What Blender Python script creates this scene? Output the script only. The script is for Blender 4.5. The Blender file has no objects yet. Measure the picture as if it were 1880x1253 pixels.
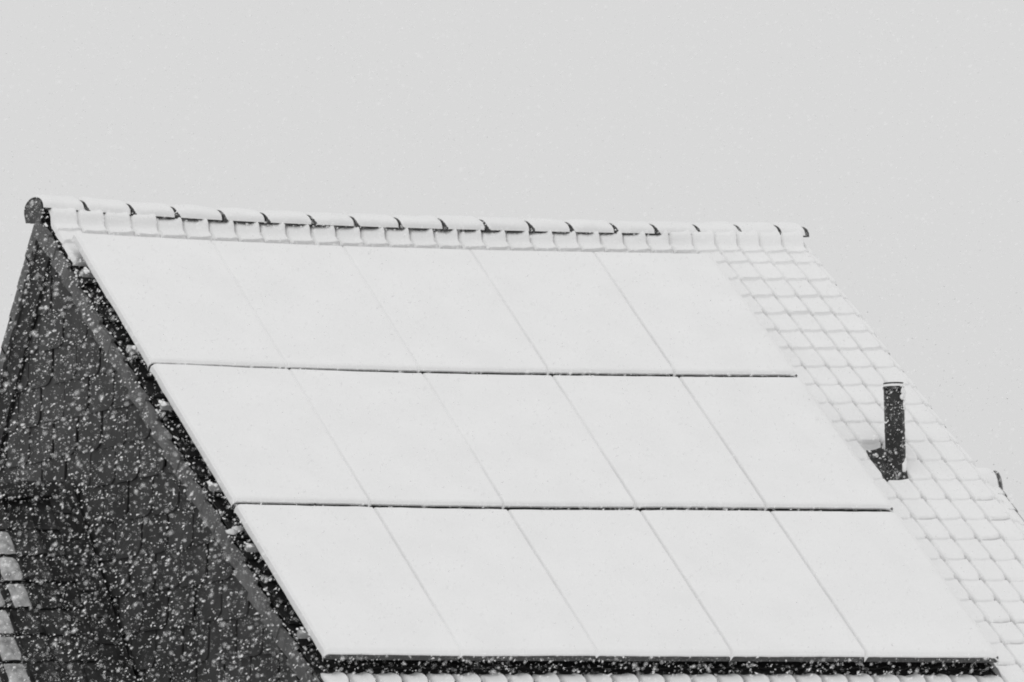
import bpy, bmesh, math, random
import numpy as np
from mathutils import Vector, Matrix, noise

random.seed(7)
rng = np.random.default_rng(11)
scene = bpy.context.scene
col = scene.collection
R = math.radians

# ------------------------------------------------------------------ camera
Z0 = 7.2                                     # height of the upper edge of the panel field
YAW, PITCH, ROLL = R(26.98930952), R(5.56154871), R(-1.4)
CAM = Vector((-16.43853, -38.96295, Z0 - 4.94769))
fw = Vector((math.sin(YAW)*math.cos(PITCH), math.cos(YAW)*math.cos(PITCH), math.sin(PITCH)))
r0 = Vector((math.cos(YAW), -math.sin(YAW), 0)); u0 = r0.cross(fw)
rr = r0*math.cos(ROLL) + u0*math.sin(ROLL)
uu = -r0*math.sin(ROLL) + u0*math.cos(ROLL)
cd = bpy.data.cameras.new('camera'); cam = bpy.data.objects.new('camera', cd); col.objects.link(cam)
cam.matrix_world = Matrix(((rr.x, uu.x, -fw.x, CAM.x), (rr.y, uu.y, -fw.y, CAM.y), (rr.z, uu.z, -fw.z, CAM.z), (0, 0, 0, 1)))
cd.sensor_width = 36; cd.lens = 11049.6/1880*36; cd.clip_start = .5; cd.clip_end = 4000
cd.dof.use_dof = True; cd.dof.focus_distance = 42; cd.dof.aperture_fstop = 6.7
scene.camera = cam

# ------------------------------------------------------------------ sky, sun, exposure
SUN_EL, SUN_AZ = R(52), R(205)               # behind thick cloud, high, in front of the slope
w = bpy.data.worlds.new('World'); scene.world = w; w.use_nodes = True
nt = w.node_tree; nt.nodes.clear()
sky = nt.nodes.new('ShaderNodeTexSky'); sky.sky_type = 'NISHITA'; sky.sun_disc = False
sky.sun_elevation = SUN_EL; sky.sun_rotation = SUN_AZ; sky.dust_density = 6; sky.air_density = 2
bw = nt.nodes.new('ShaderNodeRGBToBW'); nt.links.new(sky.outputs[0], bw.inputs[0])
mx = nt.nodes.new('ShaderNodeMix'); mx.data_type = 'RGBA'; mx.inputs['Factor'].default_value = .06
mx.inputs[6].default_value = (7.2, 7.2, 7.2, 1); nt.links.new(bw.outputs[0], mx.inputs[7])
bg = nt.nodes.new('ShaderNodeBackground'); bg.inputs[1].default_value = .1
nt.links.new(mx.outputs[2], bg.inputs[0])
wo = nt.nodes.new('ShaderNodeOutputWorld'); nt.links.new(bg.outputs[0], wo.inputs[0])
sd = bpy.data.lights.new('sun', 'SUN'); sd.energy = .5; sd.angle = R(60); sd.color = (1, 1, 1)
sun = bpy.data.objects.new('sun', sd); col.objects.link(sun)
sdir = Vector((math.sin(SUN_AZ)*math.cos(SUN_EL), math.cos(SUN_AZ)*math.cos(SUN_EL), math.sin(SUN_EL)))
sun.rotation_euler = (-sdir).to_track_quat('-Z', 'Y').to_euler()
sun.location = (0, -10, 30)
vs = scene.view_settings
vs.view_transform = 'Standard'; vs.look = 'None'; vs.exposure = 0; vs.gamma = 1; vs.use_curve_mapping = False
scene.render.engine = 'CYCLES'
scene.cycles.max_bounces = 8; scene.cycles.filter_width = 1.9

# ------------------------------------------------------------------ materials
def grey(v): return (v, v, v, 1)
def mat(name, base, var=.0, scale=8., rough=.8, bump=0., bscale=40., objvar=0., spec=.3, dust=0., dscale=30., mottled=None):
    m = bpy.data.materials.new(name); m.use_nodes = True
    n, l = m.node_tree.nodes, m.node_tree.links
    b = n['Principled BSDF']; b.inputs['Roughness'].default_value = rough
    b.inputs['Specular IOR Level'].default_value = spec
    tc = n.new('ShaderNodeNewGeometry')
    src = tc.outputs['Position']
    nz = n.new('ShaderNodeTexNoise'); nz.inputs['Scale'].default_value = scale; nz.inputs['Detail'].default_value = 6
    l.new(src, nz.inputs['Vector'])
    mr = n.new('ShaderNodeMapRange'); mr.inputs['From Min'].default_value = .3; mr.inputs['From Max'].default_value = .7
    mr.inputs['To Min'].default_value = base*(1-var); mr.inputs['To Max'].default_value = base*(1+var)
    l.new(nz.outputs['Fac'], mr.inputs['Value']); val = mr.outputs['Result']
    if objvar:
        oi = n.new('ShaderNodeObjectInfo'); m2 = n.new('ShaderNodeMapRange')
        m2.inputs['To Min'].default_value = 1-objvar; m2.inputs['To Max'].default_value = 1+objvar
        l.new(oi.outputs['Random'], m2.inputs['Value'])
        mu = n.new('ShaderNodeMath'); mu.operation = 'MULTIPLY'
        l.new(val, mu.inputs[0]); l.new(m2.outputs['Result'], mu.inputs[1]); val = mu.outputs[0]
    if dust:                                 # windblown snow caught on the surface
        dn = n.new('ShaderNodeTexNoise'); dn.inputs['Scale'].default_value = dscale; dn.inputs['Detail'].default_value = 8
        dn.inputs['Roughness'].default_value = .7
        l.new(src, dn.inputs['Vector'])
        dr = n.new('ShaderNodeMapRange'); dr.inputs['From Min'].default_value = .68-dust*.35; dr.inputs['From Max'].default_value = .84-dust*.3
        l.new(dn.outputs['Fac'], dr.inputs['Value'])
        dm = n.new('ShaderNodeMath'); dm.operation = 'MULTIPLY'; dm.inputs[1].default_value = .55
        l.new(dr.outputs['Result'], dm.inputs[0])
        mm = n.new('ShaderNodeMix'); mm.data_type = 'FLOAT'
        l.new(dm.outputs[0], mm.inputs[0]); l.new(val, mm.inputs[2]); mm.inputs[3].default_value = .75
        val = mm.outputs[0]
    cb = n.new('ShaderNodeCombineColor')
    for k in range(3): l.new(val, cb.inputs[k])
    l.new(cb.outputs[0], b.inputs['Base Color'])
    if bump:
        bn = n.new('ShaderNodeTexNoise'); bn.inputs['Scale'].default_value = bscale; bn.inputs['Detail'].default_value = 8
        l.new(src, bn.inputs['Vector'])
        bp = n.new('ShaderNodeBump'); bp.inputs['Strength'].default_value = bump; bp.inputs['Distance'].default_value = .01
        l.new(bn.outputs['Fac'], bp.inputs['Height']); l.new(bp.outputs[0], b.inputs['Normal'])
    return m
M_SNOW = mat('fresh_snow', .86, .02, 3., .9, .25, 60., spec=.1)
M_THIN = mat('thin_old_snow', .42, .45, 14., .9, .5, 50., spec=.1)
M_GSNOW = mat('ground_snow', .86, .03, .2, .9, spec=.1)
M_TILE = mat('dark_roof_tile', .028, .3, 12., .6, .3, 80., objvar=.25)
M_OLDTILE = mat('dark_old_tile', .026, .5, 9., .7, .3, 60., objvar=.35, dust=.27, dscale=16.)
M_RIDGE = mat('ridge_clay', .05, .3, 10., .6, .3, 60., dust=.15)
M_SHING = mat('slate_grey_cladding', .047, .42, 3.5, .7, .35, 50., objvar=.2, dust=.09, dscale=40.)
M_WALL = mat('dark_backing_wall', .02, .2, 6., .9)
M_VERGE = mat('grey_verge_tile', .125, .25, 10., .7, .3, 50., objvar=.15, dust=.3, dscale=34.)
M_BOARD = mat('dark_board', .03, .3, 6., .8, dust=.15)
M_FRAME = mat('black_anodised_frame', .05, .2, 20., .4, dust=.3, dscale=60., spec=.5)
M_CELL = mat('dark_solar_cells', .012, .2, 5., .15, spec=.6)
M_ALU = mat('rail_aluminium', .35, .1, 20., .4, spec=.5)
M_PIPE = mat('black_pipe', .022, .3, 20., .45, .2, 60., dust=.22, dscale=70.)
M_LEAD = mat('grey_lead', .09, .3, 15., .6, .3, 60., dust=.25, dscale=40.)
M_PLASTER = mat('grey_plaster', .3, .1, 4., .9, .2, 80.)

M_FLAKE = bpy.data.materials.new('snowflake'); M_FLAKE.use_nodes = True
n, l = M_FLAKE.node_tree.nodes, M_FLAKE.node_tree.links
n.remove(n['Principled BSDF'])
a = n.new('ShaderNodeBsdfDiffuse'); a.inputs[0].default_value = grey(.90)
l.new(a.outputs[0], n['Material Output'].inputs[0])

# ------------------------------------------------------------------ helpers
def link(name, me, m=None, parent=None, smooth=False):
    o = bpy.data.objects.new(name, me); col.objects.link(o)
    if m and not me.materials: me.materials.append(m)
    if smooth:
        me.polygons.foreach_set('use_smooth', [True]*len(me.polygons))
    if parent: o.parent = parent
    return o
def pyd(name, v, f):
    me = bpy.data.meshes.new(name); me.from_pydata([tuple(q) for q in v], [], f); me.update(); return me
def thing(name, label, cat, loc=(0, 0, 0), group=None):
    o = bpy.data.objects.new(name, None); col.objects.link(o); o.location = loc
    o.empty_display_size = .2
    o['label'] = label; o['category'] = cat
    if group: o['group'] = group
    return o
def fixp(o):                                 # keep world placement under a moved parent (parents only translate)
    if o.parent:
        p = o.parent; off = Vector((0, 0, 0))
        while p: off += p.location; p = p.parent
        o.location = Vector(o.location) - off
    return o
class MB:
    def __init__(s): s.v = []; s.f = []
    def add(s, v, f):
        k = len(s.v); s.v += [tuple(q) for q in v]; s.f += [tuple(i+k for i in q) for q in f]
    def box(s, x0, x1, y0, y1, z0, z1, fn=None):
        c = [(x, y, z) for z in (z0, z1) for y in (y0, y1) for x in (x0, x1)]
        if fn: c = [fn(*q) for q in c]
        s.add(c, [(0, 2, 3, 1), (4, 5, 7, 6), (0, 1, 5, 4), (2, 6, 7, 3), (0, 4, 6, 2), (1, 3, 7, 5)])
    def prism(s, poly, d0, d1, fn):          # poly of (a,b), extruded d0..d1, fn(a,b,d)->xyz
        k = len(poly)
        v = [fn(a_, b_, d0) for a_, b_ in poly] + [fn(a_, b_, d1) for a_, b_ in poly]
        f = [tuple(range(k-1, -1, -1)), tuple(range(k, 2*k))] + [(i, (i+1) % k, k+(i+1) % k, k+i) for i in range(k)]
        s.add(v, f)
    def grid(s, P):                          # P[i][j]
        ni, nj = len(P), len(P[0]); k = len(s.v)
        for row in P: s.v += [tuple(q) for q in row]
        s.f += [(k+i*nj+j, k+(i+1)*nj+j, k+(i+1)*nj+j+1, k+i*nj+j+1) for i in range(ni-1) for j in range(nj-1)]
    def mesh(s, name): return pyd(name, s.v, s.f)
    def build(s, name, m, parent=None, smooth=False):
        return link(name, s.mesh(name), m, parent, smooth)
def sm(a_, b_, x):
    t = min(1, max(0, (x-a_)/(b_-a_))); return t*t*(3-2*t)
def nz(x, y, z=0.): return noise.noise(Vector((x, y, z)))

def lump(bm, c, sx, sy, sz, rot=None, amp=.35, sub=2, seed=0.):
    mtx = Matrix.Translation(c) @ (rot or Matrix.Identity(4)) @ Matrix.Diagonal((sx, sy, sz, 1))
    r_ = bmesh.ops.create_icosphere(bm, subdivisions=sub, radius=1)
    for q in r_['verts']:
        q.co *= 1 + amp*nz(q.co.x*1.7+seed, q.co.y*1.7, q.co.z*1.7+seed)
        q.co = mtx @ q.co
def bm_obj(bm, name, m, parent=None, smooth=True):
    me = bpy.data.meshes.new(name); bm.to_mesh(me); bm.free(); return link(name, me, m, parent, smooth)

# ------------------------------------------------------------------ the roof surface: an old, slightly hogged and twisted plane
PIT = R(39.266244); cp, sp = math.cos(PIT), math.sin(PIT)
CU = [-0.024896, 0.04993, -0.010294, 0.000392, 0.006391, -0.021598, 0.003238, 0.001244, 0.0007]
CN = [-0.003884, -0.037305, 0.010344, -0.000603, 0.007588, 0.009732, -0.001131, -0.000684, -0.001106]
def S(u, v, n):                              # u along ridge, v down the slope, n out of the slope
    a_ = min(6.2, max(-.2, u)); b_ = min(5.3, max(-.55, v))
    B = (1, a_, a_*a_, a_**3, b_, a_*b_, a_*a_*b_, b_*b_, a_*b_*b_)
    u += sum(p*q for p, q in zip(B, CU)); n += sum(p*q for p, q in zip(B, CN))
    return Vector((u, -v*cp - n*sp, Z0 - v*sp + n*cp))
def frame(u, v, n):
    o = S(u, v, n); ex = (S(u+.05, v, n)-o).normalized(); up = (S(u, v-.05, n)-o).normalized()
    ez = ex.cross(up).normalized(); up = ez.cross(ex)
    return Matrix(((ex.x, up.x, ez.x, o.x), (ex.y, up.y, ez.y, o.y), (ex.z, up.z, ez.z, o.z), (0, 0, 0, 1)))
TW, GV = .198, .24                           # tile cover width, course gauge
U_L, U_R = -.03, 6.19                        # left verge, right verge
SEAM_R = 6.13
NCOL = 31
def col_u(k): return SEAM_R - TW*(NCOL-k)    # left boundary of column k (k = NCOL is the right seam)
M_LO, M_HI = -13, 16                         # courses
def course_v(m): return 2.735 + GV*m if m > -13 else -.298        # lower edge of course m
TILE_N = -.192                               # top of the clay at a tile's lower edge
PW, PH = 1.02, 1.67
PANEL_V = 3*PH

# ------------------------------------------------------------------ ground
g = MB(); Rg = 900
g.grid([[(-Rg+2*Rg*i/30, -Rg+2*Rg*j/30, .15*nz(i*.7, j*.7)) for j in range(31)] for i in range(31)])
go = g.build('ground', M_GSNOW, None, True); go['kind'] = 'structure'

# ------------------------------------------------------------------ the house
house = thing('house', 'snow-covered tiled house with slate-clad gable that carries the solar panels', 'house', (3, -1, 0))
RY, RZ = .63, Z0 + .14                       # ridge line (y, z of the clay planes' meeting point)
BP = R(52); cb, sb = math.cos(BP), math.sin(BP)
EV = course_v(M_HI)                          # eaves
eave = S(3, EV, -.3)
back_eave_y = RY + .12 + (RZ - 2.9)/math.tan(BP)
XG = 0.03                                    # gable backing wall plane
wl = MB()
fr_y0, fr_z0 = eave.y + .35, eave.z - .05
gab = [(fr_y0, .05), (back_eave_y-.3, .05), (back_eave_y-.3, 2.75), (RY+.1, RZ-.12), (RY-.1, RZ-.12), (fr_y0, fr_z0)]
wl.prism(gab, XG, 6.05, lambda a_, b_, d: (d, a_, b_))
gwall = fixp(wl.build('gable_wall', M_WALL, house))

# slates on the gable
def clip(poly, n_, c_):                      # keep n.x <= c
    out = []
    for i in range(len(poly)):
        p, q = poly[i], poly[(i+1) % len(poly)]
        dp, dq = p[0]*n_[0]+p[1]*n_[1]-c_, q[0]*n_[0]+q[1]*n_[1]-c_
        if dp <= 0: out.append(p)
        if (dp < 0 < dq) or (dq < 0 < dp):
            t = dp/(dp-dq); out.append((p[0]+(q[0]-p[0])*t, p[1]+(q[1]-p[1])*t))
    return out
SW, SH = .44, .262
nF = (-sp, cp)
pf = S(0, 2, -.36); cF = nF[0]*pf.y + nF[1]*pf.z
nB = (sb, cb); cB = nB[0]*(RY+.20) + nB[1]*(RZ-.20)
zr = Z0 + .02
for r_ in range(15):
    ztop = zr - r_*SH + .05; zb = zr - (r_+1)*SH
    for c_ in range(-12, 9):
        y1 = .35 + (c_+(.5 if r_ % 2 else 0))*SW + random.uniform(-.012, .012)   # front side (right in view)
        g_ = .036 + random.uniform(-.006, .008)
        y2 = y1 + SW - g_
        if y2 > 2.6: continue
        rc = .10 + random.uniform(-.02, .03); dz = random.uniform(-.006, .006)
        poly = [(y2, ztop), (y2, zb+dz)]
        poly += [(y1+rc, zb+dz+.0)]
        for k in range(1, 5):
            an = k/4*math.pi/2
            poly.append((y1+rc-rc*math.sin(an), zb+dz+.62*rc*(1-math.cos(an))))
        poly.append((y1, ztop))
        poly = clip(poly, nF, cF)
        if len(poly) >= 3: poly = clip(poly, nB, cB)
        if len(poly) < 3: continue
        ys = [q[0] for q in poly]; zs = [q[1] for q in poly]
        if (max(ys)-min(ys)) < .05 or (max(zs)-min(zs)) < .05: continue
        tilt = random.uniform(.014, .020); sk = random.uniform(-.012, .012)
        def fn(a_, b_, d, zt=ztop, yc=(y1+y2)/2, tl=tilt, s_=sk):
            lift = (zt-b_)/(SH+.05)*tl + s_*(a_-yc)
            return (XG - .002 - lift - d, a_, b_)
        b = MB(); b.prism(poly, .012, 0, fn)
        o = b.build('slate', M_SHING); o.parent = gwall; fixp(o)

# ---- roof part
rf = MB()
rf.add([S(U_L+.02+(U_R-U_L-.04)*i/12, v_, -.26) for i in range(13) for v_ in (-.5, 1, 2.5, 4, EV-.05)],
       [(i*5+j, i*5+j+1, i*5+j+6, i*5+j+5) for i in range(12) for j in range(4)])
roof = fixp(rf.build('roof', M_BOARD, house))
# back slope
def SB(x, s_, n_): return Vector((x, RY+.10+s_*cb+n_*sb, RZ-.06-s_*sb+n_*cb))
bl = (RZ-2.9)/sb
b = MB(); b.grid([[SB(x, s_, 0) for s_ in (-.02, bl)] for x in (U_L, U_R)]); 
b.grid([[SB(x, s_, -.05) for s_ in (bl, -.02)] for x in (U_L, U_R)])
o = b.build('back_slope', M_BOARD, roof); fixp(o)
b = MB(); b.grid([[SB(x, s_, .03+.008*nz(x*3, s_*3)) for s_ in np.linspace(0, bl, 14)] for x in np.linspace(U_L-.01, U_R, 24)])
o = b.build('back_slope_snow', M_SNOW, roof, True); fixp(o); o['kind'] = 'stuff'

# tile mesh (one clay pantile, shared)
PROF = [(-.02, .004), (.08, -.004), (.30, -.008), (.55, -.006), (.70, .000), (.80, .008), (.90, .012), (1.0, .008), (1.07, -.004)]
def tile_mesh(name, m):
    b = MB(); L = GV + .05; th = .013; v = []
    for (y_, dz) in ((0, 0), (L, -.024)):
        for (x_, h) in PROF: v.append((x_*TW, y_, h+dz))
    for (y_, dz) in ((0, 0), (L, -.024)):
        for (x_, h) in PROF: v.append((x_*TW, y_, h+dz-th))
    n_ = len(PROF); f = []
    for i in range(n_-1):
        f += [(i, i+1, n_+i+1, n_+i), (2*n_+i, 3*n_+i, 3*n_+i+1, 2*n_+i+1), (i, 2*n_+i, 2*n_+i+1, i+1)]
    f += [(0, n_, 3*n_, 2*n_), (n_-1, 3*n_-1, 4*n_-1, 2*n_-1)]
    me = pyd(name, v, f); me.materials.append(m); return me
TM = tile_mesh('pantile', M_TILE)
TVERT = [q.co.copy() for q in TM.vertices]; TFACE = [tuple(p.vertices) for p in TM.polygons]
hid = MB(); roof_inv = Vector(house.location)
BARE = {(27, 0): 1.0, (27, -1): .95}
for m_ in range(M_LO, M_HI+1):
    for k in range(NCOL):
        u_, v_ = col_u(k), course_v(m_)
        vis = (u_+TW > 5.06) or v_ < .12 or (v_ > 4.9 and v_ < 5.5)
        mt = frame(u_, v_, TILE_N + random.uniform(-.002, .002))
        if vis:
            o = bpy.data.objects.new('roof_tile', TM); col.objects.link(o); o.parent = roof
            o.matrix_local = mt
        else:
            hid.add([mt @ q for q in TVERT], TFACE)
o = hid.build('covered_tile_field', M_TILE, roof); fixp(o); o['kind'] = 'stuff'

# snow lying on the tiles: one pillow per tile, creased where tiles meet
sn = MB()
WS = [0, .025, .055, .09, .13, .2, .32, .5, .68, .78, .85, .895, .93, .955, .98, 1]
NW, NT = len(WS), 11
def tile_snow(k, m_):
    u_, v_ = col_u(k), course_v(m_)
    wid = TW
    bare = BARE.get((k, m_), 0)
    seed = k*7.3 + m_*3.1
    low = sm(1.5, 5.5, v_)                   # more is blown clear lower down the slope
    right = sm(5.0, 6.2, u_)
    P = []; last = []
    gl = .10 + .04*random.random(); dk = random.uniform(.45, 1.25)
    opn = 1.7 if random.random() < .55*low*sm(5.0, 5.6, u_) and u_ > 5.0 else 0
    for j in range(NT):
        t = j/(NT-1)                         # 0 upper, 1 lower
        row = []
        for i in range(NW):
            x_ = WS[i]
            uu_ = u_ + x_*wid; vv_ = v_ - GV*(1-t)
            th = .034 + .004*nz(uu_*6, vv_*6, 3)
            e = min(sm(-.01, gl, x_), sm(-.01, gl*.8, 1-x_))
            fillw = -.34 + .36*nz(uu_*3+9, vv_*5, 0) - .22*low
            if v_ < .1: fillw += .38
            edge = sm(0, .10, 1-t)
            fillt = .94 + .35*nz(k*.9+x_*.8, m_*1.7, 5) - .55*low*right
            fillt -= opn*sm(.05, .35, x_)*(.7+.6*nz(uu_*12, v_*3))
            if v_ < 1.2: fillt += .3
            dot = math.exp(-(((x_-1)/.12)**2 + ((t-1)/.13)**2)) + .6*math.exp(-((x_/.07)**2 + ((t-1)/.10)**2))
            s_ = th*(fillw + (1-fillw)*e)*(fillt + (1-fillt)*edge) - .110*dot*(.55+.45*low)*(.2 if v_ < .3 else 1)*dk
            if v_ > 4.85 and u_ < 5.02:      # beside the lower edge of the panels: sheltered, swept grooves
                sh = sm(4.91, 5.05, vv_ + .02*nz(uu_*30, 2))
                s_ = s_*sh - .016*(1-sh) - .085*(1-min(sm(-.04, .20, x_), sm(-.02, .12, 1-x_)))*(1-sm(5.02, 5.40, vv_))
            if .1 < u_ < 5.0 and v_ < .1: s_ -= .05*sm(-.296, -.270, vv_)
            if bare:
                s_ -= bare*.075*sm(.0, .2, x_+.05)*sm(-.1, .3, t if bare < 1 else 1) 
            roll = .013*math.exp(-((x_-.86)/.16)**2)
            base = TILE_N - (.024 if v_ > 4.85 and u_ < 5.02 else .014)*(1-t) + roll + sm(-.38, -.46, vv_)*(.038 + (.020*math.exp(-((x_-.86)/.15)**2) + .008*nz(uu_*9, 6) if .8 < uu_ < 4.9 else .030))
            if j == NT-1: last.append(s_)
            row.append(S(uu_, vv_, base + s_ + .003))
        P.append(row)
    # overhanging lip at the lower edge
    lip = []
    for i in range(NW):
        x_ = WS[i]
        q = S(u_+x_*wid, v_ + .010, TILE_N - .012) if last[i] > .004 else S(u_+x_*wid, v_ - .014, TILE_N - .035)
        lip.append(q)
    P.append(lip)
    sn.grid([[P[j][i] for j in range(len(P))] for i in range(NW)])
for m_ in range(M_LO, M_HI+1):
    for k in range(NCOL):
        u_, v_ = col_u(k), course_v(m_)
        if (u_+TW > 5.06) or v_ < .12 or v_ > 4.95:
            if bare_full := BARE.get((k, m_), 0) >= 1: continue
            tile_snow(k, m_)
# snow on the right verge roll, stepped like the courses
for m_ in range(M_LO, M_HI+1):
    P = []; v1 = course_v(m_); sc = random.uniform(.8, 1.15); wd = random.uniform(-.008, .008)
    for j in range(9):
        t = j/8; row = []
        for i in range(9):
            x_ = i/8; uu_ = SEAM_R - .002 + x_*(U_R + wd - SEAM_R)
            e = math.sin(math.pi*min(1, x_*1.02))**.7*(.7+.3*sm(0, .15, 1-t))
            row.append(S(uu_, v1 - GV*(1-t), TILE_N + .004 - .02*(1-t) + .028*sc*e*(1+.25*nz(v1*4+t, 1)) - (.05 if i == 8 else 0)))
        P.append(row)
    P.append([S(SEAM_R - .002 + i/8*(U_R + wd - SEAM_R), v1+.008, TILE_N-.02) for i in range(9)])
    sn.grid([[P[j][i] for j in range(len(P))] for i in range(9)])
so = sn.build('tile_snow', M_SNOW, roof, True); fixp(so); so['kind'] = 'stuff'
# drift that fills the angle between the panels' right edge and the tiles
dr = MB(); P = []
for v_ in np.arange(-.1, 5.03, .05):
    row = []
    for i in range(8):
        x_ = i/7; uu_ = 5.085 + x_*(.10+.03*nz(v_*2.5, 4))
        hgt = -.10 + (TILE_N+.004 + .10)*sm(0, 1, x_)**.8
        row.append(S(uu_, v_, hgt - (.02 if 2.25 < v_ < 2.8 else 0)*x_))
    P.append(row)
dr.grid([[P[j][i] for j in range(len(P))] for i in range(8)])
o = dr.build('snow_drift', M_SNOW, roof, True); fixp(o); o['kind'] = 'stuff'

# verge tiles (left rake flanges, back rake, right rake)
for m_ in range(M_LO, M_HI+1):
    v1 = course_v(m_); b = MB(); st = random.uniform(-.008, .008)
    b.box(U_L-.022+st, U_L+.004+st, v1-GV-.015, v1+.012, -.322+random.uniform(-.006, .006), TILE_N-.004, lambda x, y, z, v1=v1: S(x, y, z + .034*(y-v1)/GV))
    o = b.build('verge_tile', M_VERGE, roof); fixp(o)
    b = MB(); b.box(SEAM_R+.01, U_R-.002, v1-GV-.015, v1+.012, -.30, TILE_N-.004, lambda x, y, z, v1=v1: S(x, y, z + .02*(y-v1)/GV))
    o = b.build('verge_tile', M_VERGE, roof); fixp(o)
for k in range(12):
    b = MB(); s0 = -.05 + k*.26
    b.box(U_L-.024, U_L+.004, s0-.015, s0+.262, -.085, .014, lambda x, y, z, s0=s0: SB(x, y, z+.016*(y-s0)/.26))
    o = b.build('verge_tile', M_VERGE, roof); fixp(o)
b = MB(); b.box(U_L+.006, U_L+.03, -.02, bl, -.30, -.03, SB); o = b.build('shade_board', M_BOARD, roof); fixp(o)  # dark board stands in for the shadow band under the back verge overhang

# ridge tiles
rz_of = lambda u: S(u, -.5, -.165)
def ridge_pt(u, ang, rad, lift=0.):          # ang from the front edge (0) over the top to the back (pi)
    c = rz_of(u); c.y = c.y*0 + RY
    ry = .172*rad; rz_ = (.096 + .004*math.sin(u*2.3))*rad
    return Vector((u, c.y - ry*math.cos(ang), c.z + .018 + .022*math.exp(-max(0, u+.1)/.9) + rz_*math.sin(ang)**.8 + lift))
JOINT = [-.085] + [.245 + .356*k + .009*math.sin(k*2.7) for k in range(17)] + [6.165]
rs = MB()
for k in range(len(JOINT)-1):
    ua, ub = JOINT[k], JOINT[k+1]
    b = MB(); NA = 14
    us = [ua, ua+.035, ua+.04, ub+.03]; rad = [1.06, 1.06, 1.0, .97] if k else [1.03, 1.03, 1.0, .97]
    o_ = [[ridge_pt(u_, math.pi*i/NA, r_) for i in range(NA+1)] for u_, r_ in zip(us, rad)]
    i_ = [[ridge_pt(u_, math.pi*i/NA, r_-.08) for i in range(NA+1)] for u_, r_ in zip(us, rad)]
    for A_ in (o_,): b.grid([[A_[j][i] for j in range(4)] for i in range(NA+1)])
    b.grid([[i_[3-j][i] for j in range(4)] for i in range(NA+1)])
    b.grid([[i_[0][i], o_[0][i]] for i in range(NA+1)])
    b.grid([[o_[3][i], i_[3][i]] for i in range(NA+1)])
    if k == 0:                               # closed end cap
        b.add([q for q in o_[0]] + [o_[0][NA] + Vector((0, -.03, -.07)), o_[0][0] + Vector((0, .05, -.10))], [tuple(range(NA+2, -1, -1))])
        b.add([q for q in o_[1]] + [o_[1][NA] + Vector((0, -.03, -.07)), o_[1][0] + Vector((0, .05, -.10))], [tuple(range(NA+3))])
    b.grid([[i_[j][0], o_[j][0]] for j in range(4)]); b.grid([[o_[j][NA], i_[j][NA]] for j in range(4)])
    o = b.build('ridge_tile', M_RIDGE, roof); fixp(o)
    # snow cap of this ridge tile
    P = []; s0 = ua + (.012 if k else .004)
    uend = ub - .012
    for j in range(13):
        t = j/12; u_ = s0 + (uend-s0)*t
        end = min(1, max(.0, (t)/.10 + .25), (1-t)/.08+.25)
        row = []
        for i in range(17):
            an = math.pi*(.015 + .97*i/16)
            th = (.024 + .014*nz(u_*5, i*.3, 7))*end*min(1, math.sin(an)*1.25)**.6
            low_ = (.012 if k in (0, 1, 2) or k > 14 else 0)
            q = ridge_pt(u_, an, 1.0, 0); c = ridge_pt(u_, math.pi/2, 0, 0)
            d = (q-c); d.x = 0; d.normalize()
            q = q + d*(th+.004 + (.014 if t < .1 else 0)*0)
            row.append(q)
        P.append(row)
    rs.grid([[P[j][i] for j in range(len(P))] for i in range(17)])
    for j_ in (0, 12):                       # close the ends against the clay
        rs.grid([[P[j_][i], ridge_pt(s0 if j_ == 0 else uend, math.pi*(.015+.97*i/16), .98)] for i in range(17)] if j_ else
                [[ridge_pt(s0, math.pi*(.015+.97*i/16), .98), P[j_][i]] for i in range(17)])
    # patches of snow bridging the joint with the slope below
    for _ in range(0):
        pass
o = rs.build('ridge_snow', M_SNOW, roof, True); fixp(o); o['kind'] = 'stuff'
# snow lodged between the verge and the panels
lg = bmesh.new()
fr = frame(U_L, 3.46, TILE_N).to_3x3().to_4x4()
lump(lg, S(U_L+.015, 3.40, TILE_N+.004), .05, .03, .012, fr, .6, seed=2)
lump(lg, S(U_L+.07, 3.38, TILE_N+.016), .05, .025, .012, fr, .6, seed=5)
for k in range(60):
    s_ = random.uniform(.004, .010)
    lump(lg, S(U_L+random.uniform(-.012, .03), random.uniform(.0, 5.), TILE_N+.002), s_*1.3, s_*1.8, s_*.5, fr, .6, 1, seed=k)
o = bm_obj(lg, 'lodged_snow', M_SNOW, roof); fixp(o); o['kind'] = 'stuff'

# eaves gutter
b = MB(); NA = 8; P = []
for x in (U_L, U_R):
    c = S(x, EV+.03, -.29)
    P.append([Vector((c.x, c.y - .06*math.cos(math.pi*i/NA), c.z - .06*math.sin(math.pi*i/NA))) for i in range(NA+1)])
b.grid(P); o = b.build('gutter', M_LEAD, house); fixp(o)

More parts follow.
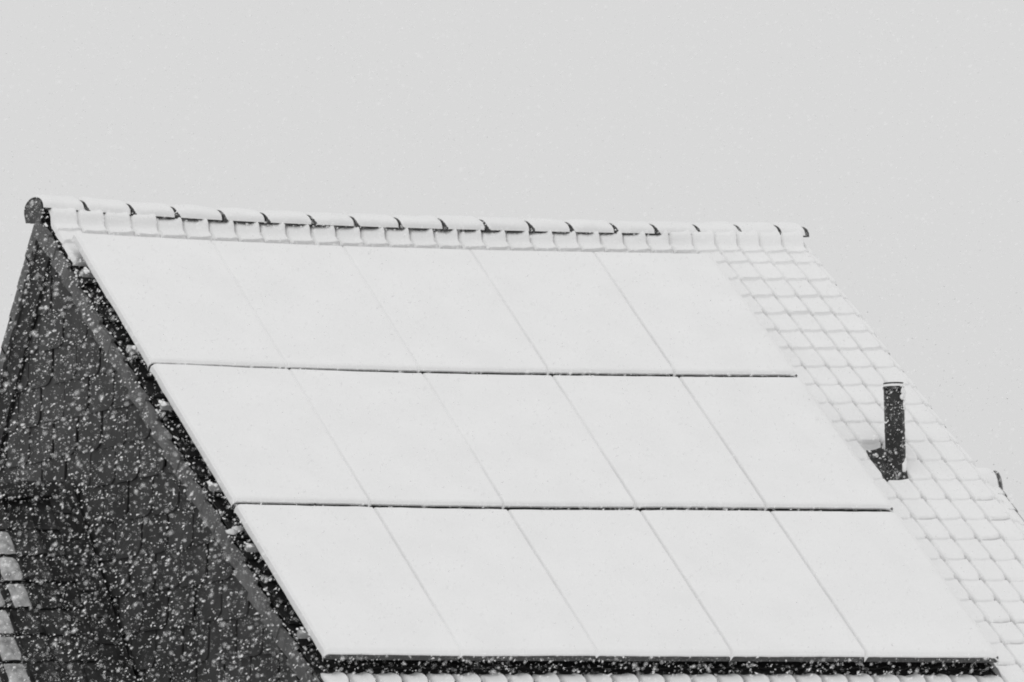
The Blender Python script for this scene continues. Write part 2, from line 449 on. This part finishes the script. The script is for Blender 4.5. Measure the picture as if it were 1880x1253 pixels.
# ------------------------------------------------------------------ solar panels, 3 rows of 5
ORD = ['first', 'second', 'third', 'fourth', 'fifth']
ROWN = ['top', 'middle', 'bottom']
GAPV = [(.034, .056), (.050, .060), (.0, .0)]      # visible slit below each row, left and right
SEAMD = [.030, .032, .037, .042]                  # crease depth over each column seam
for r_ in range(3):
    for c_ in range(5):
        ua, ub = c_*PW, (c_+1)*PW
        va, vb = r_*PH, (r_+1)*PH
        base = S((ua+ub)/2, (va+vb)/2, -.075)
        p = thing('solar_panel', f'snow-covered solar panel, {ORD[c_]} from the left in the {ROWN[r_]} row', 'solar panel', base, 'solar panels on the snowy roof')
        f0, f1 = ua+.010, ub-.010
        g0, g1 = va+(.006 if r_ else -.024), vb-.064 if r_ < 2 else vb-.028
        NT_, NB_ = -.032, -.078
        b = MB(); t_w = .032
        b.box(f0, f1, g0, g0+t_w, NB_, NT_, S); b.box(f0, f1, g1-t_w, g1, NB_, NT_, S)
        b.box(f0, f0+t_w, g0+t_w, g1-t_w, NB_, NT_, S); b.box(f1-t_w, f1, g0+t_w, g1-t_w, NB_, NT_, S)
        o = b.build('panel_frame', M_FRAME, p); fixp(o)
        b = MB(); b.box(f0+t_w, f1-t_w, g0+t_w, g1-t_w, NT_-.012, NT_-.004, S)
        o = b.build('cell_sheet', M_CELL, p); fixp(o)
        # the snow lying on it
        ed_ = [0, .003, .006, .009, .013, .018, .026, .04, .07]
        NU, NV = 30, 40
        us = [ua+e_ for e_ in ed_] + [ua+.07+(PW-.14)*(i+1)/13 for i in range(12)] + [ub-e_ for e_ in ed_[::-1]]
        vs_ = [0]*NV; P = []
        for j in range(NV):
            tj = .5-.5*math.cos(math.pi*j/(NV-1)); row = []
            for i in range(NU):
                u_ = us[i]; ti = (u_-ua)/PW
                top = va + (.002 if r_ else -.030)
                if r_: 
                    ga, gb = GAPV[r_-1]; top = va - .064 + (ga+(gb-ga)*sm(0, 2.6, u_)) + .005*nz(u_*5, r_*3.) + .004*nz(u_*25, r_*5.)
                bot = g1 + .002 + .004*nz(u_*9, r_*7.)
                v_ = top + (bot-top)*tj
                n_ = .004*nz(u_*1.3, v_*1.3, 2) + .0016*nz(u_*7, v_*7, 4)
                dl = (u_-ua); dr_ = (ub-u_)
                fade = .5 + .5*sm(-.6, .5, nz(u_*.3, v_*1.1, 8) + .25*(r_-.6))
                if c_ > 0: n_ -= SEAMD[c_-1]*fade*math.exp(-(dl/.009)**2)
                if c_ < 4: n_ -= SEAMD[c_]*fade*math.exp(-(dr_/.009)**2)
                if c_ == 0: n_ -= .020*math.exp(-(dl/.012)**2)
                if c_ == 4: n_ -= .030*math.exp(-(dr_/.03)**2)
                db = bot-v_; n_ -= .024*math.exp(-(db/.012)**2)
                dt = v_-top; n_ -= (.012 if r_ == 0 else .016)*math.exp(-(dt/.012)**2)
                uo = u_
                row.append(S(uo, v_, n_))
            P.append(row)
        b = MB(); b.grid([[P[j][i] for j in range(NV)] for i in range(NU)])
        # skirts at upper and lower edge, and at the outer sides
        def under(q, d): return q + (S(ua, va, -d) - S(ua, va, 0))
        b.grid([[P[NV-1][i], under(P[NV-1][i], .012)] for i in range(NU)])
        b.grid([[under(P[0][i], .02), P[0][i]] for i in range(NU)])
        if c_ == 4: b.grid([[P[j][NU-1], under(P[j][NU-1], .04)] for j in range(NV)][::-1])
        if c_ == 0:                          # snow plastered on the frame's outer side
            sk = []
            for j in range(NV):
                q = P[j][0]; v_ = va + (vb-va)*j/(NV-1)
                d_ = .050 + .010*nz(v_*6, 3)
                sk.append([q, under(q, d_*.5) + Vector((-.003, 0, 0)), under(q, d_) + Vector((.001, 0, 0))])
            b.grid(sk)
        o = b.build('snow_cover', M_SNOW, p, True); fixp(o)

# mounting rails below the panels, their left ends catch snow
for r_ in range(3):
    for h, fr_ in enumerate((.22, .80)):
        v_ = r_*PH + fr_*PH
        base = S(2.5, v_, -.12)
        p = thing('mounting_rail', f'{["upper", "lower"][h]} mounting rail under the {ROWN[r_]} row of solar panels, snow on its end', 'rail', base, 'rails that carry the solar panels')
        b = MB()
        for i in range(10):
            a0, a1 = -.052 + i*.516, -.052 + (i+1)*.516
            b.box(a0, a1, v_-.02, v_+.02, -.122, -.081, S)
        o = b.build('rail_bar', M_ALU, p); fixp(o)
        bm = bmesh.new(); fr = frame(-.04, v_, -.1).to_3x3().to_4x4()
        for q_ in range(5):
            s_ = random.uniform(.005, .012)
            lump(bm, S(-.058+.052*random.random(), v_+random.uniform(-.03, .02), -.088+.014*random.random()), s_*1.3, s_*1.5, s_*.8, fr, .7, 2, seed=r_*3+h+q_*2.3)
        o = bm_obj(bm, 'snow_clump', M_SNOW, p); fixp(o)

# ------------------------------------------------------------------ vent pipe
pu, pv = 5.475, 2.635
pb = S(pu, pv, TILE_N)
pipe = thing('vent_pipe', 'black vent pipe with a flat cap, upright on the snowy tiles', 'vent pipe', pb)
def lathe(prof, c, nseg=28, wob=0.):
    b = MB(); P = []
    for k in range(nseg+1):
        an = 2*math.pi*k/nseg
        P.append([Vector((c.x + r_*math.cos(an), c.y + r_*math.sin(an), c.z + z_)) for r_, z_ in prof])
    b.grid([[P[k][j] for j in range(len(prof))] for k in range(nseg+1)]); return b
PRAD, PHGT = .073, .655
o = lathe([(PRAD*.98, -.13), (PRAD*.98, .0), (PRAD, .02), (PRAD, .30), (PRAD*1.03, .305), (PRAD*1.03, .325), (PRAD, .33), (PRAD, PHGT-.02), (0, PHGT-.02)], pb).build('pipe', M_PIPE, pipe, True); fixp(o)
o = lathe([(PRAD*.99, PHGT-.042), (PRAD*1.07, PHGT-.04), (PRAD*1.07, PHGT-.024), (PRAD*.6, PHGT-.0235)], pb).build('collar', M_PIPE, pipe); fixp(o)
o = lathe([(.0, PHGT-.004), (PRAD*1.0, PHGT-.004), (PRAD*1.0, PHGT+.006), (0, PHGT+.008)], pb).build('cap', M_PIPE, pipe); fixp(o)
o = lathe([(PRAD*.6, PHGT-.0225), (PRAD*1.02, PHGT-.022), (PRAD*1.0, PHGT-.0055), (PRAD*.6, PHGT-.005)], pb).build('snow_ring', M_SNOW, pipe); fixp(o)
bm = bmesh.new()
for z_, s_, an in ((.585, .030, -48), (.55, .024, -38), (.50, .022, -45), (.605, .022, -62), (.48, .022, -32), (.42, .018, -28), (.30, .014, -38), (.22, .014, -30), (.08, .026, -50), (.05, .03, -66), (.555, .018, -70), (.13, .018, -30)):
    an = R(an); c = pb + Vector((PRAD*math.cos(an)*.98, PRAD*math.sin(an)*.98, z_))
    lump(bm, c, s_*.45, s_*.8, s_*1.5, Matrix.Rotation(an, 4, 'Z'), .5, seed=z_*9)
o = bm_obj(bm, 'stuck_snow', M_SNOW, pipe); fixp(o); o['kind'] = 'stuff'
# lead flashing dressed over the tiles round the base, swept bare on its near side
P = []
for i in range(13):
    row = []
    for j in range(13):
        u_ = 5.345 + .19*i/12; v_ = 2.50 + .225*j/12
        d = math.hypot(u_-pu, (v_-pv))
        row.append(S(u_, v_, TILE_N + .010 - .022*(1-(v_-2.495)/.24)*.5 + .05*math.exp(-max(0, d-.06)/.025) + .004*nz(u_*20, v_*20)))
    P.append(row)
b = MB(); b.grid([[P[i][j] for j in range(13)] for i in range(13)]); o = b.build('flashing', M_PIPE, pipe, True); fixp(o)
bm = bmesh.new(); fr = frame(pu, pv, 0).to_3x3().to_4x4()
for k in range(26):
    u_ = random.uniform(5.50, 5.60); v_ = random.uniform(2.50, 2.72); s_ = random.uniform(.012, .03)
    lump(bm, S(u_, v_, TILE_N+.012), s_*1.3, s_*1.4, s_*.6, fr, .5, 1, seed=k)
for k in range(9):
    u_ = random.uniform(5.33, 5.44); v_ = random.uniform(2.27, 2.62); s_ = random.uniform(.006, .016)
    lump(bm, S(u_, v_, TILE_N+.006), s_*1.5, s_*1.5, s_*.6, fr, .5, 1, seed=k+40)
o = bm_obj(bm, 'base_snow', M_SNOW, pipe); fixp(o); o['kind'] = 'stuff'

# ------------------------------------------------------------------ lower neighbouring house built against the gable (left)
NP = R(53); cn_, sn_ = math.cos(NP), math.sin(NP)
NRY, NRZ = .30, Z0 - 1.80
nb = thing('neighbour_house', 'lower dark tiled house built against the slate gable, patches of snow on its tiles', 'house', (-4, -1, 0))
def SN(x, s_, n_): return Vector((x, NRY - s_*cn_ - n_*sn_, NRZ - s_*sn_ + n_*cn_))
def SNB(x, s_, n_): return Vector((x, NRY + s_*cn_ + n_*sn_, NRZ - s_*sn_ + n_*cn_))
NX0, NX1 = -7., -.03
b = MB(); wy0, wy1 = NRY-2.3, NRY+2.3
b.prism([(wy0, .04), (wy1, .04), (wy1, NRZ-3.15), (NRY, NRZ-.12), (wy0, NRZ-3.15)], NX0+.1, NX1-.05, lambda a_, b_, d: (d, a_, b_))
o = b.build('wall', M_PLASTER, nb); fixp(o)
b = MB(); b.grid([[SN(x, s_, -.05) for s_ in (4.1, 0)] for x in (NX1, NX0)]); b.grid([[SNB(x, s_, -.03) for s_ in (0, 4.1)] for x in (NX1, NX0)])
nroof = fixp(b.build('roof', M_BOARD, nb))
TMO = tile_mesh('old_pantile', M_OLDTILE)
nsn = MB(); ninv = Vector(nb.location); hid = MB()
for m_ in range(17):
    for k in range(34):
        x0 = NX1 - .09 - TW*(k+1); s1 = .12 + GV*(m_+1)
        o0 = SN(x0, s1, random.uniform(-.006, .006)); ex = Vector((1, 0, 0)); up = Vector((0, cn_, sn_)); ez = ex.cross(up)
        mt = Matrix(((ex.x, up.x, ez.x, o0.x), (ex.y, up.y, ez.y, o0.y), (ex.z, up.z, ez.z, o0.z), (0, 0, 0, 1))) @ Matrix.Rotation(random.uniform(-.03, .03), 4, 'Z')
        if k < 8 and m_ < 10:
            o = bpy.data.objects.new('roof_tile', TMO); col.objects.link(o); o.parent = nroof; o.matrix_local = mt
        else: hid.add([mt @ q for q in TVERT], TFACE)
        # snow patches away from the sheltering gable
        if k >= (2 if m_ <= 3 else 3) and m_ >= 1:
            G = []
            a0 = random.uniform(.06, .2); a1 = random.uniform(.86, .95)
            for i in range(8):
                row = []
                for j in range(7):
                    t = j/6; x_ = i/7
                    e = min(1, 9*min(x_, 1-x_)+.25)*min(1, 9*min(t+.05, 1-t+.04)+.2)
                    h = -.012 + .03*min(1, max(0, e)) + .010*nz(x0*9+x_*3, s1*9+t*3, 1)
                    row.append(SN(x0+TW*(a0+(a1-a0)*x_), s1-GV*(1-t)*.92, h - .02*(1-t)))
                G.append(row)
            nsn.grid([[G[i][j] for j in range(7)] for i in range(8)])
o = hid.build('covered_tile_field', M_OLDTILE, nroof); fixp(o); o['kind'] = 'stuff'
o = nsn.build('tile_snow', M_THIN, nroof, True); fixp(o); o['kind'] = 'stuff'
for k in range(18):                          # its ridge
    b = MB(); x1 = NX1 - .01 - .36*k; x0 = x1 - .375; NA = 10
    P = [[Vector((x, NRY - .12*r_*math.cos(math.pi*i/NA), NRZ - .03 + .10*r_*math.sin(math.pi*i/NA))) for i in range(NA+1)] for x, r_ in ((x0, 1.05), (x0+.04, 1.05), (x0+.045, .97), (x1, .95))]
    b.grid([[P[j][i] for j in range(4)] for i in range(NA+1)])
    b.grid([[P[j][i]-Vector((0, 0, .015)) for j in range(3, -1, -1)] for i in range(NA+1)])
    o = b.build('ridge_tile', M_OLDTILE, nroof); fixp(o)
# stepped lead soakers along the wall
for m_ in range(16):
    b = MB(); s0 = .02 + GV*m_
    b.box(NX1-.15, NX1-.02, s0-.02, s0+GV*.96, .030, .036, lambda x, y, z, s0=s0: SN(x, y, z + .03*(x-NX1+.02)*-1 + .012*(y-s0)/GV))
    b.box(NX1-.02, NX1-.012, s0-.02, s0+GV*.96, .03, .17, lambda x, y, z: SN(x, y, z))
    o = b.build('lead_flashing', M_OLDTILE, nroof); fixp(o)

# ------------------------------------------------------------------ house further back on the right, only its roof end shows
def ray_pt(px, py, y):
    d = fw + rr*((px-940)/11049.6) - uu*((py-626.5)/11049.6)
    t = (y-CAM.y)/d.y; return CAM + d*t
E1 = ray_pt(1824, 864, 9.0)                  # its ridge end, surveyed from the photograph
bh = thing('rear_house', 'snow-covered roof end of a house behind, right of the vent pipe', 'house', (E1.x-3, E1.y, 0))
p2 = R(41); c2, s2 = math.cos(p2), math.sin(p2)
def SR(x, s_, n_): return Vector((x, E1.y - s_*c2 - n_*s2, E1.z - .10 - s_*s2 + n_*c2))
def SRB(x, s_, n_): return Vector((x, E1.y + s_*c2 + n_*s2, E1.z - .10 - s_*s2 + n_*c2))
X0, X1 = E1.x-6.5, E1.x
b = MB(); b.prism([(E1.y-3, .04), (E1.y+3, .04), (E1.y+3, E1.z-2.9), (E1.y, E1.z-.3), (E1.y-3, E1.z-2.9)], X0+.1, X1-.1, lambda a_, b_, d: (d, a_, b_))
o = b.build('wall', M_PLASTER, bh); fixp(o)
b = MB(); b.grid([[SR(x, s_, -.02) for s_ in (4.2, 0)] for x in (X1, X0)]); b.grid([[SRB(x, s_, -.02) for s_ in (0, 4.2)] for x in (X1, X0)])
broof = fixp(b.build('roof', M_BOARD, bh))
b = MB()
for k in range(33):
    for m_ in range(17):
        G = []
        for i in range(6):
            row = []
            for j in range(5):
                x_, t = i/5, j/4; e = min(sm(0, .14, x_), sm(0, .14, 1-x_)); e2 = sm(0, .2, 1-t)
                row.append(SR(X1-TW*(k+1-x_), GV*(m_+t), .0 + .03*(.35+.65*e)*(.6+.4*e2) + .014*t))
            G.append(row)
        b.grid([[G[i][j] for j in range(5)] for i in range(6)])
o = b.build('tile_snow', M_SNOW, broof, True); fixp(o); o['kind'] = 'stuff'
b = MB(); b.grid([[SRB(x, s_, .03) for s_ in np.linspace(0, 4.2, 8)] for x in (X1, X0)]); o = b.build('back_slope_snow', M_SNOW, broof); fixp(o); o['kind'] = 'stuff'
for m_ in range(17):
    b = MB(); b.box(X1-.005, X1+.02, GV*m_-.01, GV*(m_+1)+.01, -.15, .0, lambda x, y, z, m_=m_: SR(x, y, z+.014*(y-GV*m_)/GV)); o = b.build('verge_tile', M_VERGE, broof); fixp(o)
for k in range(18):
    b = MB(); xb = X1 + .02 - .36*k; xa = xb - .37; NA = 12
    P = [[Vector((x, E1.y - .12*r_*math.cos(math.pi*i/NA), E1.z - .20 + .19*r_*math.sin(math.pi*i/NA))) for i in range(NA+1)] for x, r_ in ((xa, 1.05), (xa+.04, 1.05), (xa+.045, .97), (xb-.02, .96), (xb-.019, 1.04), (xb, 1.04))]
    if k: P = P[:4]
    nj = len(P)
    b.grid([[P[j][i] for j in range(nj)] for i in range(NA+1)])
    if k == 0: b.add(P[-1], [tuple(range(NA+1))])
    o = b.build('ridge_tile', M_VERGE, broof); fixp(o)
    c = MB(); G = []
    for j in range(7):
        x = xa + .014 + (.33 - (.02 if k == 0 else 0))*j/6; e = min(1, j/1.2+.3, (6-j)/1.2+.3)
        G.append([Vector((x, E1.y - (.120+.02*e)*math.cos(math.pi*i/NA), E1.z - .20 + (.19+.035*e)*math.sin(math.pi*i/NA))) for i in range(NA+1)])
    c.grid([[G[j][i] for j in range(7)] for i in range(NA+1)])
    o = c.build('ridge_snow', M_SNOW, broof, True); fixp(o); o['kind'] = 'stuff'

# ------------------------------------------------------------------ falling snow
lo = np.array([-8.8, -20., Z0-4.7]); hi = np.array([7.6, 3., Z0+2.2])
NFL = int(np.prod(hi-lo)*150)
c = lo + (hi-lo)*rng.random((NFL, 3))
# drop flakes that would hang inside the buildings
inside_main = (c[:, 0] > -.12) & (c[:, 0] < 6.4) & (c[:, 2] < Z0 + .32 - np.maximum(0, -(c[:, 1]-.45))*sp/cp + .0) & (c[:, 1] > eave.y-.2)
inside_nb = (c[:, 0] < .1) & (c[:, 0] > -7.1) & (c[:, 2] < NRZ + .15 - np.abs(c[:, 1]-NRY)*sn_/cn_)
c = c[~(inside_main | inside_nb)]; NFL = len(c)
rad = .0013 + .0036*rng.random(NFL)**3.2
wind = np.array([.80, .05, .60]); wind /= np.linalg.norm(wind)
tp = np.array([(1, 1, 1), (1, -1, -1), (-1, 1, -1), (-1, -1, 1)], float)*.72    # small irregular crystals clumps
vv = tp[None]*rng.uniform(.7, 1.4, (NFL, 4, 1)) + rng.normal(0, .15, (NFL, 4, 3))
q = rng.normal(size=(NFL, 4)); q /= np.linalg.norm(q, axis=1)[:, None]
w_, x_, y_, z_ = q.T
RM = np.stack([np.stack([1-2*(y_*y_+z_*z_), 2*(x_*y_-z_*w_), 2*(x_*z_+y_*w_)], 1),
               np.stack([2*(x_*y_+z_*w_), 1-2*(x_*x_+z_*z_), 2*(y_*z_-x_*w_)], 1),
               np.stack([2*(x_*z_-y_*w_), 2*(y_*z_+x_*w_), 1-2*(x_*x_+y_*y_)], 1)], 1)
vv = np.einsum('nij,nkj->nki', RM, vv)
el = rng.uniform(.2, 1.6, NFL)**1.3
dirs = wind[None] + rng.normal(0, .28, (NFL, 3)); dirs /= np.linalg.norm(dirs, axis=1)[:, None]
along = np.einsum('nki,ni->nk', vv, dirs)
vv = vv + along[:, :, None]*dirs[:, None, :]*el[:, None, None]
vv = (vv*rad[:, None, None] + c[:, None, :]).reshape(-1, 3)
tri = np.array([(0, 1, 2), (0, 2, 3), (0, 3, 1), (1, 3, 2)])
ff = (tri[None] + 4*np.arange(NFL)[:, None, None]).reshape(-1)
me = bpy.data.meshes.new('falling_snow')
me.vertices.add(len(vv)); me.vertices.foreach_set('co', vv.astype(np.float32).ravel())
me.loops.add(len(ff)); me.loops.foreach_set('vertex_index', ff.astype(np.int32))
np_ = len(ff)//3
me.polygons.add(np_); me.polygons.foreach_set('loop_start', (np.arange(np_)*3).astype(np.int32))
me.update(); me.validate(); me.shade_flat()
fl = link('falling_snow', me, M_FLAKE); fl['kind'] = 'stuff'
fl['label'] = 'countless white snowflakes drifting through the air before the house'; fl['category'] = 'snowfall'
